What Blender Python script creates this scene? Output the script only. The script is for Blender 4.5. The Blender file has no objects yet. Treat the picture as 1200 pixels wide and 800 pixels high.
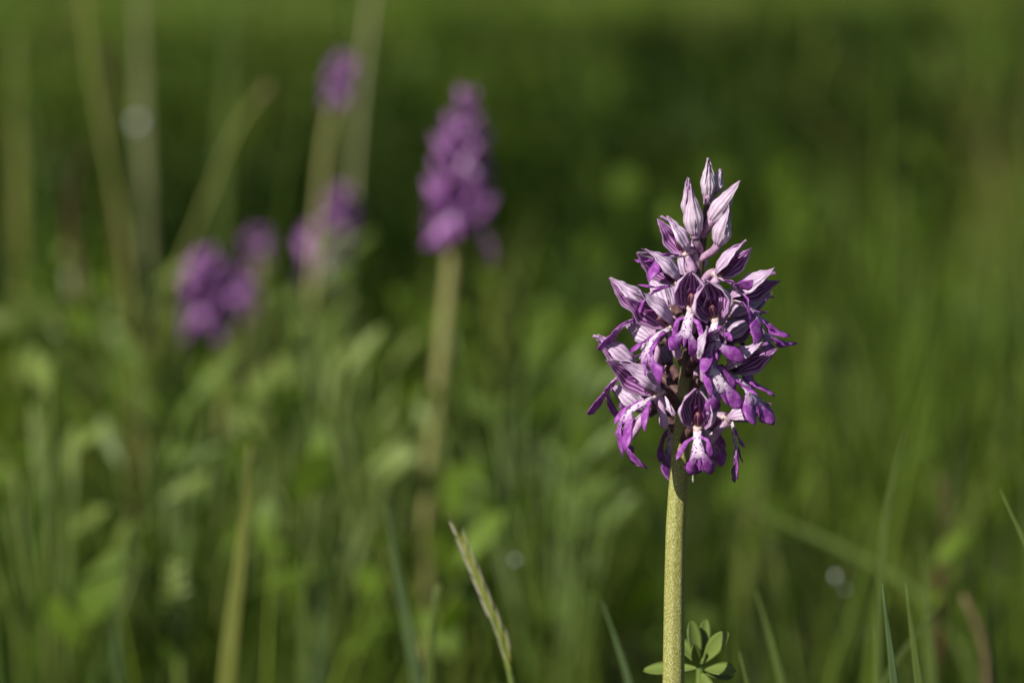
import bpy, math, random
import numpy as np
from mathutils import Vector, Matrix

random.seed(11)
rng = np.random.default_rng(7)
R = math.radians
mm = 0.001
scene = bpy.context.scene
col = scene.collection

# ------------------------------------------------------------------ camera
PITCH = 8.0
CAM = Vector((0.0, -0.606, 0.36))
LENS = 100.0
cam_d = bpy.data.cameras.new("camera")
cam = bpy.data.objects.new("camera", cam_d)
col.objects.link(cam)
cam.location = CAM
cam.rotation_euler = (R(90 - PITCH), 0, 0)
cam_d.lens = LENS
cam_d.sensor_width = 36
cam_d.clip_start = 0.01
cam_d.clip_end = 2000
cam_d.dof.use_dof = True
cam_d.dof.focus_distance = 0.600
cam_d.dof.aperture_fstop = 8.6
scene.camera = cam

# ------------------------------------------------------------------ sky, sun, exposure
SUN_EL, SUN_AZ = 36.0, 46.0          # azimuth: degrees left of the direction orchid -> camera
sun_dir = Vector((-math.sin(R(SUN_AZ)) * math.cos(R(SUN_EL)),
                  -math.cos(R(SUN_AZ)) * math.cos(R(SUN_EL)), math.sin(R(SUN_EL))))
world = bpy.data.worlds.new("World")
scene.world = world
world.use_nodes = True
wn = world.node_tree.nodes
bg = wn["Background"]
sky = wn.new("ShaderNodeTexSky")
sky.sky_type = 'NISHITA'
sky.sun_disc = False
sky.sun_elevation = R(SUN_EL)
sky.sun_rotation = math.atan2(sun_dir.x, sun_dir.y)
world.node_tree.links.new(sky.outputs[0], bg.inputs[0])
bg.inputs[1].default_value = 0.05
sl = bpy.data.lights.new("sun", 'SUN')
sl.energy = 5.0
sl.angle = R(0.53)
sl.color = (1.0, 0.95, 0.86)
so = bpy.data.objects.new("sun", sl)
col.objects.link(so)
so.location = sun_dir * 5
so.rotation_euler = (-sun_dir).to_track_quat('-Z', 'Y').to_euler()
scene.view_settings.view_transform = 'Standard'
scene.view_settings.look = 'None'
scene.view_settings.exposure = 0.3
scene.view_settings.gamma = 1.0
scene.render.engine = 'CYCLES'
scene.cycles.use_denoising = True
scene.cycles.max_bounces = 8
scene.cycles.sample_clamp_indirect = 3.0

FWD = Vector((0, math.cos(R(PITCH)), -math.sin(R(PITCH))))
UPV = Vector((0, math.sin(R(PITCH)), math.cos(R(PITCH))))


def at(px, py, d):
    """world point seen at photo pixel (1200x800) at depth d along the lens axis"""
    k = 36.0 / LENS / 1200.0 * d
    return CAM + FWD * d + Vector((1, 0, 0)) * ((px - 600) * k) + UPV * ((400 - py) * k)


# ------------------------------------------------------------------ helpers
def tag(o, label=None, cat=None, group=None, kind=None):
    for k, v in (("label", label), ("category", cat), ("group", group), ("kind", kind)):
        if v:
            o[k] = v
    return o


def empty(name, loc=(0, 0, 0)):
    o = bpy.data.objects.new(name, None)
    o.empty_display_size = 0.01
    o.location = loc
    col.objects.link(o)
    return o


class MB:
    """collects geometry: vertices, uv, one float mask per vertex, faces with a material slot"""
    def __init__(s):
        s.v, s.uv, s.m, s.f, s.mi = [], [], [], [], []

    def grid(s, rows, mat=0, close=False, flip=False):
        """rows: list of lists of (pos, (u,v), mask)"""
        base = len(s.v)
        nu, nv = len(rows), len(rows[0])
        for r in rows:
            for p, uv, m in r:
                s.v.append(tuple(p)); s.uv.append(uv); s.m.append(m)
        for i in range(nu - 1):
            for j in range(nv if close else nv - 1):
                a = base + i * nv + j
                b = base + i * nv + (j + 1) % nv
                c = base + (i + 1) * nv + (j + 1) % nv
                d = base + (i + 1) * nv + j
                s.f.append((a, d, c, b) if flip else (a, b, c, d)); s.mi.append(mat)
        return base

    def ngon(s, idx, mat=0):
        s.f.append(tuple(idx)); s.mi.append(mat)

    def tube(s, pts, rad, n=10, mat=0, flat=1.0, mask=0.0, rib=0.0, nrib=0, side=None, masks=None):
        """closed loft of ellipses along pts"""
        pts = [Vector(p) for p in pts]
        rows = []
        L = 0
        for i, p in enumerate(pts):
            t = (pts[min(i + 1, len(pts) - 1)] - pts[max(i - 1, 0)]).normalized()
            sd = Vector(side) if side is not None else (Vector((0, 0, 1)) if abs(t.z) < 0.9 else Vector((0, 1, 0)))
            x = (sd - t * sd.dot(t)).normalized()
            y = t.cross(x)
            if i:
                L += (p - pts[i - 1]).length
            r = rad[i] if hasattr(rad, '__len__') else rad
            mk = masks[i] if masks is not None else mask
            row = []
            for j in range(n):
                a = 2 * math.pi * j / n
                rr = r * (1 + rib * math.cos(nrib * a))
                row.append((p + x * (math.cos(a) * rr) + y * (math.sin(a) * rr * flat), (L * 1000, j / n * 6.283 * r * 1000), mk))
            rows.append(row)
        b = s.grid(rows, mat, close=True)
        m = len(rows)
        s.ngon([b + j for j in range(n)][::-1], mat)
        s.ngon([b + (m - 1) * n + j for j in range(n)], mat)

    def build(s, name, mats, parent=None, smooth=True):
        me = bpy.data.meshes.new(name)
        me.from_pydata(s.v, [], s.f)
        uvl = me.uv_layers.new(name="UVMap")
        vi = np.empty(len(me.loops), dtype=np.int32)
        me.loops.foreach_get("vertex_index", vi)
        uvl.data.foreach_set("uv", np.array(s.uv, dtype=np.float32)[vi].ravel())
        at_ = me.attributes.new("mask", 'FLOAT', 'POINT')
        at_.data.foreach_set("value", np.array(s.m, dtype=np.float32))
        for m in (mats if isinstance(mats, (list, tuple)) else [mats]):
            me.materials.append(m)
        me.polygons.foreach_set("material_index", np.array(s.mi, dtype=np.int32))
        me.polygons.foreach_set("use_smooth", np.full(len(s.f), smooth))
        me.update()
        o = bpy.data.objects.new(name, me)
        col.objects.link(o)
        if parent is not None:
            o.parent = parent
        return o


# ------------------------------------------------------------------ materials
def new_mat(name):
    m = bpy.data.materials.new(name)
    m.use_nodes = True
    nt = m.node_tree
    nt.nodes.clear()
    return m, nt, nt.nodes, nt.links


def leafy_out(nt, color, rough=0.55, trans=0.25, trans_tint=None, bump=None, spec=0.35):
    """principled front plus a translucent share"""
    N, K = nt.nodes, nt.links
    p = N.new("ShaderNodeBsdfPrincipled")
    p.inputs["Roughness"].default_value = rough
    p.inputs["Specular IOR Level"].default_value = spec
    t = N.new("ShaderNodeBsdfTranslucent")
    mx = N.new("ShaderNodeMixShader")
    mx.inputs[0].default_value = trans
    out = N.new("ShaderNodeOutputMaterial")
    if hasattr(color, "is_linked") or not isinstance(color, tuple):
        K.new(color, p.inputs["Base Color"])
        if trans_tint:
            mu = N.new("ShaderNodeMix"); mu.data_type = 'RGBA'; mu.blend_type = 'MULTIPLY'
            mu.inputs[0].default_value = 1.0
            K.new(color, mu.inputs[6]); mu.inputs[7].default_value = (*trans_tint, 1)
            K.new(mu.outputs[2], t.inputs["Color"])
        else:
            K.new(color, t.inputs["Color"])
    else:
        p.inputs["Base Color"].default_value = (*color, 1)
        t.inputs["Color"].default_value = (*color, 1)
    if bump is not None:
        K.new(bump, p.inputs["Normal"])
    K.new(p.outputs[0], mx.inputs[1]); K.new(t.outputs[0], mx.inputs[2]); K.new(mx.outputs[0], out.inputs[0])


def mathn(nt, op, a, b=None, c=None, clamp=False):
    n = nt.nodes.new("ShaderNodeMath"); n.operation = op; n.use_clamp = clamp
    for i, x in enumerate((a, b, c)):
        if x is None: continue
        if isinstance(x, (int, float)): n.inputs[i].default_value = x
        else: nt.links.new(x, n.inputs[i])
    return n.outputs[0]


def mixc(nt, fac, a, b, mode='MIX'):
    n = nt.nodes.new("ShaderNodeMix"); n.data_type = 'RGBA'; n.blend_type = mode
    for i, x in ((0, fac), (6, a), (7, b)):
        if isinstance(x, (int, float)): n.inputs[i].default_value = x
        elif isinstance(x, tuple): n.inputs[i].default_value = (*x, 1)
        else: nt.links.new(x, n.inputs[i])
    return n.outputs[2]


def ramp(nt, fac, stops):
    n = nt.nodes.new("ShaderNodeValToRGB")
    e = n.color_ramp.elements
    while len(e) < len(stops): e.new(0.5)
    for x, (p, c) in zip(e, stops):
        x.position = p; x.color = (*c, 1) if len(c) == 3 else c
    nt.links.new(fac, n.inputs[0])
    return n.outputs[0]


def noise(nt, vec, scale, detail=3, rough=0.5):
    n = nt.nodes.new("ShaderNodeTexNoise")
    n.inputs["Scale"].default_value = scale
    n.inputs["Detail"].default_value = detail
    n.inputs["Roughness"].default_value = rough
    if vec is not None: nt.links.new(vec, n.inputs["Vector"])
    return n.outputs[0]


def uvn(nt):
    n = nt.nodes.new("ShaderNodeUVMap"); n.uv_map = "UVMap"
    s = nt.nodes.new("ShaderNodeSeparateXYZ"); nt.links.new(n.outputs[0], s.inputs[0])
    return n.outputs[0], s.outputs[0], s.outputs[1]


def attr(nt, name):
    n = nt.nodes.new("ShaderNodeAttribute"); n.attribute_name = name
    return n


def objrand(nt):
    n = nt.nodes.new("ShaderNodeObjectInfo")
    return n.outputs["Random"]


def bump(nt, h, strength=0.3, dist=0.0003):
    n = nt.nodes.new("ShaderNodeBump"); n.inputs["Strength"].default_value = strength
    n.inputs["Distance"].default_value = dist
    nt.links.new(h, n.inputs["Height"])
    return n.outputs[0]


def sepal_mat(name, inner, rich=False):
    # uv: u along the sepal 0..1, v across -1..1
    m, nt, N, K = new_mat(name)
    uv, u, v = uvn(nt)
    ns = noise(nt, uv, 3.0, 3)
    # veins fan out from the base: nearly parallel lines
    ph = mathn(nt, 'ADD', mathn(nt, 'MULTIPLY', v, 17.0 if inner else 15.0), mathn(nt, 'MULTIPLY', ns, 1.6))
    w = mathn(nt, 'MULTIPLY_ADD', mathn(nt, 'SINE', ph), 0.5, 0.5)
    if inner:
        vein = ramp(nt, w, [(0.0, (0.19, 0.028, 0.21)), (0.35, (0.31, 0.07, 0.35)), (0.68, (0.42, 0.14, 0.46)), (0.93, (0.76, 0.60, 0.76))])
        basec = mixc(nt, mathn(nt, 'MULTIPLY', ns, 0.4), vein, (0.42, 0.13, 0.45))
        av = mathn(nt, 'ABSOLUTE', v)
        edge = ramp(nt, av, [(0.86, (0, 0, 0)), (0.97, (1, 1, 1))])
        c = mixc(nt, edge, basec, (0.62, 0.52, 0.64))
        leafy_out(nt, c, 0.5, 0.42)
    else:
        line = ramp(nt, w, [(0.0, (1, 1, 1)), (0.27 if rich else 0.22, (0, 0, 0))])
        n2 = noise(nt, uv, 9.0, 4, 0.65)
        body = ramp(nt, n2, [(0.3, (0.42, 0.22, 0.48)), (0.46, (0.72, 0.56, 0.75)), (0.64, (0.90, 0.84, 0.90))] if rich else
                    [(0.3, (0.54, 0.38, 0.55)), (0.48, (0.74, 0.62, 0.73)), (0.68, (0.86, 0.80, 0.85))])
        tip = mathn(nt, 'MULTIPLY', ramp(nt, u, [(0.72, (0, 0, 0)), (1.0, (1, 1, 1))]), 0.65)
        bse = mathn(nt, 'MULTIPLY', ramp(nt, u, [(0.0, (1, 1, 1)), (0.22, (0, 0, 0))]), 0.45)
        body = mixc(nt, tip, body, (0.42, 0.24, 0.44))
        body = mixc(nt, bse, body, (0.52, 0.24, 0.50))
        c = mixc(nt, mathn(nt, 'MULTIPLY', line, 0.75 if rich else 0.6), body, (0.27, 0.06, 0.33) if rich else (0.36, 0.14, 0.40))
        r_ = mathn(nt, 'MULTIPLY_ADD', objrand(nt), 0.25, 0.0)
        c = mixc(nt, r_, c, (0.50, 0.30, 0.52))
        leafy_out(nt, c, 0.5, 0.28, bump=bump(nt, w, 0.5, 0.00025))
    return m


def lip_material():
    m, nt, N, K = new_mat("lip_purple")
    uv, u, v = uvn(nt)                    # millimetres on the flat lip
    k = attr(nt, "mask").outputs["Fac"]
    vo = N.new("ShaderNodeTexVoronoi"); vo.inputs["Scale"].default_value = 1.5; vo.inputs["Randomness"].default_value = 0.8
    K.new(uv, vo.inputs["Vector"])
    dots = ramp(nt, vo.outputs["Distance"], [(0.27, (1, 1, 1)), (0.36, (0, 0, 0))])
    ns = noise(nt, uv, 0.8, 5, 0.65)
    pur = ramp(nt, ns, [(0.28, (0.17, 0.020, 0.21)), (0.5, (0.38, 0.085, 0.46)), (0.72, (0.58, 0.26, 0.65))])
    pur = mixc(nt, mathn(nt, 'MULTIPLY', objrand(nt), 0.45), pur, (0.21, 0.035, 0.27))
    f = mathn(nt, 'MULTIPLY_ADD', ns, 0.5, -0.25)
    white = ramp(nt, mathn(nt, 'ADD', k, f), [(0.25, (0, 0, 0)), (0.85, (1, 1, 1))])
    c = mixc(nt, white, pur, (0.80, 0.68, 0.80))
    c = mixc(nt, mathn(nt, 'MULTIPLY', dots, ramp(nt, k, [(0.15, (0, 0, 0)), (0.4, (1, 1, 1))])), c, (0.20, 0.03, 0.26))
    leafy_out(nt, c, 0.5, 0.28, bump=bump(nt, noise(nt, uv, 3.0, 3), 0.3, 0.0002))
    return m


def simple_mottle(name, c0, c1, scale=2.0, trans=0.1, rough=0.55, bmp=0.2):
    m, nt, N, K = new_mat(name)
    uv, u, v = uvn(nt)
    ns = noise(nt, uv, scale, 4, 0.6)
    c = ramp(nt, ns, [(0.3, c0), (0.7, c1)])
    leafy_out(nt, c, rough, trans, bump=bump(nt, ns, bmp, 0.0002))
    return m


def stem_material():
    # mask: 0 pale olive .. 1 dark purple brown (pigment of the flowering part)
    m, nt, N, K = new_mat("orchid_stem_skin")
    uv, u, v = uvn(nt)
    tc = N.new("ShaderNodeTexCoord")
    k = attr(nt, "mask").outputs["Fac"]
    mq = N.new("ShaderNodeMapping"); mq.inputs["Scale"].default_value = (1, 1, 0.55)
    K.new(tc.outputs["Object"], mq.inputs[0])
    n1 = noise(nt, mq.outputs[0], 3900, 2, 0.6)
    mp = N.new("ShaderNodeMapping"); mp.inputs["Scale"].default_value = (900, 900, 45)
    K.new(tc.outputs["Object"], mp.inputs[0])
    n2 = noise(nt, mp.outputs[0], 1.0, 3)
    c = ramp(nt, n1, [(0.32, (0.13, 0.125, 0.035)), (0.48, (0.26, 0.255, 0.07)), (0.64, (0.48, 0.46, 0.25))])
    c = mixc(nt, mathn(nt, 'MULTIPLY', n2, 0.6), c, (0.24, 0.255, 0.03))
    z = N.new("ShaderNodeSeparateXYZ"); K.new(tc.outputs["Object"], z.inputs[0])
    grey = ramp(nt, mathn(nt, 'ADD', k, mathn(nt, 'MULTIPLY_ADD', n1, 0.5, -0.25)), [(0.1, (0, 0, 0)), (0.5, (1, 1, 1))])
    c = mixc(nt, mathn(nt, 'MULTIPLY', grey, 0.9), c, (0.050, 0.022, 0.030))
    leafy_out(nt, c, 0.5, 0.05, bump=bump(nt, n1, 0.35, 0.0003))
    return m


def blade_material(name, trans=0.4, rough=0.45):
    # colour comes per blade from the point attribute 'tint'; fine lengthwise grain from uv
    m, nt, N, K = new_mat(name)
    uv, u, v = uvn(nt)
    c = attr(nt, "tint").outputs["Color"]
    ns = noise(nt, uv, 6.0, 2)
    c = mixc(nt, mathn(nt, 'MULTIPLY', ns, 0.35), c, (0.07, 0.11, 0.02))
    leafy_out(nt, c, rough, trans, trans_tint=(1.15, 1.25, 0.5), spec=0.18)
    return m


def grass_mat(name, c0, c1, trans=0.25, rough=0.45):
    m, nt, N, K = new_mat(name)
    uv, u, v = uvn(nt)
    mp = N.new("ShaderNodeMapping"); mp.inputs["Scale"].default_value = (0.05, 2.2, 1)
    K.new(uv, mp.inputs[0])
    ns = noise(nt, mp.outputs[0], 2.0, 3)
    c = ramp(nt, ns, [(0.3, c0), (0.7, c1)])
    leafy_out(nt, c, rough, trans, bump=bump(nt, ns, 0.2, 0.0002), spec=0.3)
    return m


M = dict(
    s_out=sepal_mat("sepal_outside", False, True), s_bud=sepal_mat("bud_outside", False), s_in=sepal_mat("sepal_inside", True),
    s_rose=simple_mottle("sepal_rose", (0.25, 0.075, 0.30), (0.46, 0.22, 0.49), 4.0, 0.3),
    lip=lip_material(),
    petal=simple_mottle("inner_petal", (0.22, 0.045, 0.23), (0.38, 0.12, 0.38), 1.5, 0.35),
    column=simple_mottle("column_dark", (0.030, 0.006, 0.022), (0.075, 0.015, 0.05), 2.0, 0.0, 0.4),
    throat=simple_mottle("throat_ochre", (0.20, 0.06, 0.08), (0.34, 0.14, 0.13), 2.0, 0.1),
    cream=simple_mottle("throat_cream", (0.60, 0.42, 0.48), (0.72, 0.64, 0.50), 1.0, 0.25),
    spur=simple_mottle("spur_pink", (0.48, 0.24, 0.48), (0.72, 0.55, 0.70), 0.8, 0.2),
    ovary=simple_mottle("ovary_brown", (0.035, 0.012, 0.020), (0.16, 0.085, 0.075), 0.55, 0.03),
    ovary_pale=simple_mottle("ovary_pink", (0.26, 0.09, 0.25), (0.55, 0.40, 0.50), 0.5, 0.1),
    bract=simple_mottle("bract_purple", (0.17, 0.05, 0.17), (0.36, 0.24, 0.28), 0.8, 0.2),
    stem=stem_material(),
    blade=blade_material("meadow_blade"),
    g_mid=grass_mat("grass_mid_green", (0.10, 0.150, 0.030), (0.17, 0.23, 0.055)),
    g_blue=grass_mat("grass_blue_green", (0.08, 0.135, 0.045), (0.14, 0.20, 0.075)),
    g_yel=grass_mat("grass_yellow_green", (0.19, 0.22, 0.035), (0.30, 0.32, 0.085)),
    g_pale=grass_mat("grass_pale", (0.26, 0.28, 0.11), (0.40, 0.40, 0.20)),
    g_straw=grass_mat("grass_straw", (0.15, 0.105, 0.055), (0.30, 0.22, 0.12)),
    g_brown=grass_mat("grass_brown", (0.075, 0.040, 0.022), (0.15, 0.085, 0.045)),
    husk=grass_mat("husk_silver", (0.33, 0.30, 0.22), (0.55, 0.50, 0.42)),
    herb=grass_mat("herb_leaf", (0.085, 0.145, 0.022), (0.16, 0.225, 0.05), 0.3, 0.4),
    herb2=grass_mat("herb_leaf_pale", (0.13, 0.19, 0.035), (0.22, 0.28, 0.07), 0.3, 0.4),
)
mglint, nt_, N_, K_ = new_mat("glint_pale")
leafy_out(nt_, (0.75, 0.78, 0.75), 0.2, 0.3, spec=0.6)  # whitish body colour stands in for sparkles of light
M['glint'] = mglint

# ------------------------------------------------------------------ ground
def ground_material():
    m, nt, N, K = new_mat("meadow_floor")
    tc = N.new("ShaderNodeTexCoord")
    n1 = noise(nt, tc.outputs["Object"], 1.3, 5, 0.6)
    n2 = noise(nt, tc.outputs["Object"], 45, 4, 0.6)
    c = ramp(nt, n2, [(0.3, (0.022, 0.024, 0.010)), (0.55, (0.040, 0.048, 0.016)), (0.75, (0.075, 0.085, 0.03))])
    c = mixc(nt, mathn(nt, 'MULTIPLY', n1, 0.6), c, (0.045, 0.065, 0.016))
    leafy_out(nt, c, 0.9, 0.0, bump=bump(nt, n2, 0.8, 0.02), spec=0.1)
    return m

def ground():
    b = MB()
    xs = [-400, -60, -16] + list(np.linspace(-8, 8, 61)) + [16, 60, 400]
    ys = [-400, -60, -12] + list(np.linspace(-4, 16, 81)) + [24, 70, 400]
    rows = []
    for y in ys:
        rows.append([(Vector((x, y, 0.006 * math.sin(x * 5.1 + 1.3 * y) + 0.006 * math.sin(y * 4.3 - x * 2)
                              if abs(x) < 7.9 and -3.9 < y < 15.9 else 0.0)), (x, y), 0.0) for x in xs])
    b.grid(rows, 0)
    o = b.build("ground", ground_material())
    o["kind"] = "structure"
ground()

# ------------------------------------------------------------------ meadow grass (uncountable)
def ribbon_mesh(name, roots, heights, lean, bend_dir, width, tint, segs=5, mats=None):
    """many curved tapering V-folded blades in one mesh"""
    n = len(heights)
    t = np.linspace(0, 1, segs + 1)
    ang0 = lean[:, None]
    # curve: lean grows with height
    horiz = heights[:, None] * (0.25 * ang0 * t[None] + ang0 * t[None] ** 2.2)
    vert = heights[:, None] * (t[None] - 0.22 * ang0 * t[None] ** 3)
    dx, dy = np.cos(bend_dir), np.sin(bend_dir)
    cx = roots[:, 0, None] + horiz * dx[:, None]
    cy = roots[:, 1, None] + horiz * dy[:, None]
    cz = roots[:, 2, None] + vert
    face = rng.uniform(0, math.pi, n)
    wx, wy = np.cos(face), np.sin(face)
    prof = np.clip(1.0 - t ** 2.6, 0.02, 1) * (0.65 + 0.35 * np.minimum(1, t * 3))
    hw = 0.5 * width[:, None] * prof[None]
    fold = 0.35
    V = np.empty((n, segs + 1, 3, 3))
    for k, sgn in enumerate((-1, 0, 1)):
        V[:, :, k, 0] = cx + sgn * hw * wx[:, None] + (0 if sgn else 1) * fold * hw * -wy[:, None]
        V[:, :, k, 1] = cy + sgn * hw * wy[:, None] + (0 if sgn else 1) * fold * hw * wx[:, None]
        V[:, :, k, 2] = cz
    V = V.reshape(-1, 3)
    per = (segs + 1) * 3
    q = []
    for i in range(segs):
        for k in range(2):
            a = i * 3 + k
            q.append((a, a + 1, a + 4, a + 3))
    q = np.array(q)
    F = (np.arange(n)[:, None, None] * per + q[None]).reshape(-1, 4)
    UV = np.empty((n, segs + 1, 3, 2))
    UV[..., 0] = t[None, :, None] * 3 + rng.uniform(0, 50, n)[:, None, None]
    UV[..., 1] = np.array([0, .5, 1.])[None, None, :]
    UV = UV.reshape(-1, 2)
    T = np.repeat(np.concatenate([tint, np.ones((n, 1))], 1), per, axis=0)
    return make_np(name, V, F, UV, T, mats)


def make_np(name, V, F, UV, T, mat):
    me = bpy.data.meshes.new(name)
    k = F.shape[1]
    me.vertices.add(len(V)); me.vertices.foreach_set("co", V.astype(np.float32).ravel())
    me.loops.add(F.size); me.loops.foreach_set("vertex_index", F.astype(np.int32).ravel())
    me.polygons.add(len(F))
    me.polygons.foreach_set("loop_start", np.arange(0, F.size, k, dtype=np.int32))
    me.polygons.foreach_set("loop_total", np.full(len(F), k, dtype=np.int32))
    me.polygons.foreach_set("use_smooth", np.ones(len(F), dtype=bool))
    uvl = me.uv_layers.new(name="UVMap")
    uvl.data.foreach_set("uv", UV[F.ravel()].astype(np.float32).ravel())
    a = me.attributes.new("tint", 'FLOAT_COLOR', 'POINT')
    a.data.foreach_set("color", T.astype(np.float32).ravel())
    me.materials.append(mat)
    me.update(); me.validate()
    o = bpy.data.objects.new(name, me)
    col.objects.link(o)
    return o


def vnoise(x, y, s, seed=0):
    """smooth value noise"""
    r = np.random.default_rng(100 + seed).uniform(0, 1, (64, 64))
    x = x / s + 1000.37; y = y / s + 1000.71
    xi, yi = np.floor(x).astype(int), np.floor(y).astype(int)
    fx, fy = x - xi, y - yi
    fx = fx * fx * (3 - 2 * fx); fy = fy * fy * (3 - 2 * fy)
    g = lambda a, b: r[a % 64, b % 64]
    return (g(xi, yi) * (1 - fx) + g(xi + 1, yi) * fx) * (1 - fy) + (g(xi, yi + 1) * (1 - fx) + g(xi + 1, yi + 1) * fx) * fy


PAL = np.array([[0.090, 0.144, 0.016], [0.114, 0.172, 0.020], [0.150, 0.203, 0.028],
                [0.070, 0.126, 0.028], [0.192, 0.225, 0.046], [0.19, 0.150, 0.060]])
PW = np.array([.30, .28, .20, .10, .08, .04])


def clear_of_frame(x, y, top):
    """height limit so the near blades do not stand between lens and orchid"""
    d = y + 0.606
    lim = np.where(d < 0.55, 0.15, np.where(d < 0.86, 0.14, 1.0))
    return np.minimum(top, lim)


def meadow():
    """tussocks: every tuft has its own height and hue, its blades fan out from one foot"""
    sets = [  # y range, tufts per m2, blades per tuft, tuft radius, margin, blade width mm
        (-0.15, 0.55, 95, 15, 0.018, 0.55, (1.8, 3.6)),
        (0.55, 1.6, 62, 20, 0.026, 0.75, (2.4, 5.0)),
        (1.6, 3.2, 36, 24, 0.040, 1.2, (3.4, 7.0)),
        (3.2, 6.5, 20, 24, 0.065, 2.0, (6.0, 11.0)),
        (6.5, 15.0, 9, 26, 0.12, 3.5, (10, 18)),
    ]
    RT, HH, WW, LE, BD, TI = [], [], [], [], [], []
    for y0, y1, dens, nb, tr, mar, (w0, w1) in sets:
        hw = 0.18 * (y1 + 0.606) + mar
        n = int(dens * 2 * hw * (y1 - y0))
        x = rng.uniform(-hw, hw, n); y = rng.uniform(y0, y1, n)
        keep = np.abs(x) < 0.18 * (y + 0.606) + mar
        x, y = x[keep], y[keep]
        m = len(x)
        rel = x / (0.18 * (y + 0.606))
        side = np.clip((rel - 0.2) * 1.4, 0, 1)
        th = 0.07 + 0.16 * rng.beta(1.6, 2.0, m) + 0.07 * vnoise(x, y, 0.5, 3) + 0.05 * side
        th = clear_of_frame(x, y, th)
        tt = PAL[rng.choice(len(PAL), m, p=PW)] * rng.uniform(0.5, 1.6, (m, 1))
        k = rng.poisson(nb, m)
        idx = np.repeat(np.arange(m), k)
        N_ = len(idx)
        a = rng.uniform(0, 6.283, N_); r = tr * np.sqrt(rng.uniform(0, 1, N_)) * (1 + 1.4 * (rng.uniform(0, 1, N_) < .25))
        bx, by = x[idx] + np.cos(a) * r, y[idx] + np.sin(a) * r
        h = th[idx] * rng.uniform(0.55, 1.12, N_)
        culm = rng.uniform(0, 1, N_) < 0.07
        h += np.where(culm, rng.uniform(0.04, 0.15, N_), 0)
        h = clear_of_frame(bx, by, np.clip(h, 0.03, 0.40))
        RT.append(np.stack([bx, by, np.full(N_, -0.012)], 1)); HH.append(h)
        WW.append(rng.uniform(w0, w1, N_) * mm)
        LE.append(np.where(culm, .4, 1) * (rng.gamma(2.0, 0.085, N_) + 0.08 * r / tr).clip(0, 0.7)); BD.append(a + rng.normal(0, .6, N_))
        TI.append(tt[idx] * rng.uniform(0.75, 1.25, (N_, 1)) * np.where(culm, 1.35, 1)[:, None])
    o = ribbon_mesh("meadow_grass", np.concatenate(RT), np.concatenate(HH), np.concatenate(LE), np.concatenate(BD),
                    np.concatenate(WW), np.concatenate(TI), mats=M['blade'])
    tag(o, "soft green meadow grass filling the ground behind the orchids", "grass", kind="stuff")


meadow()


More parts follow.
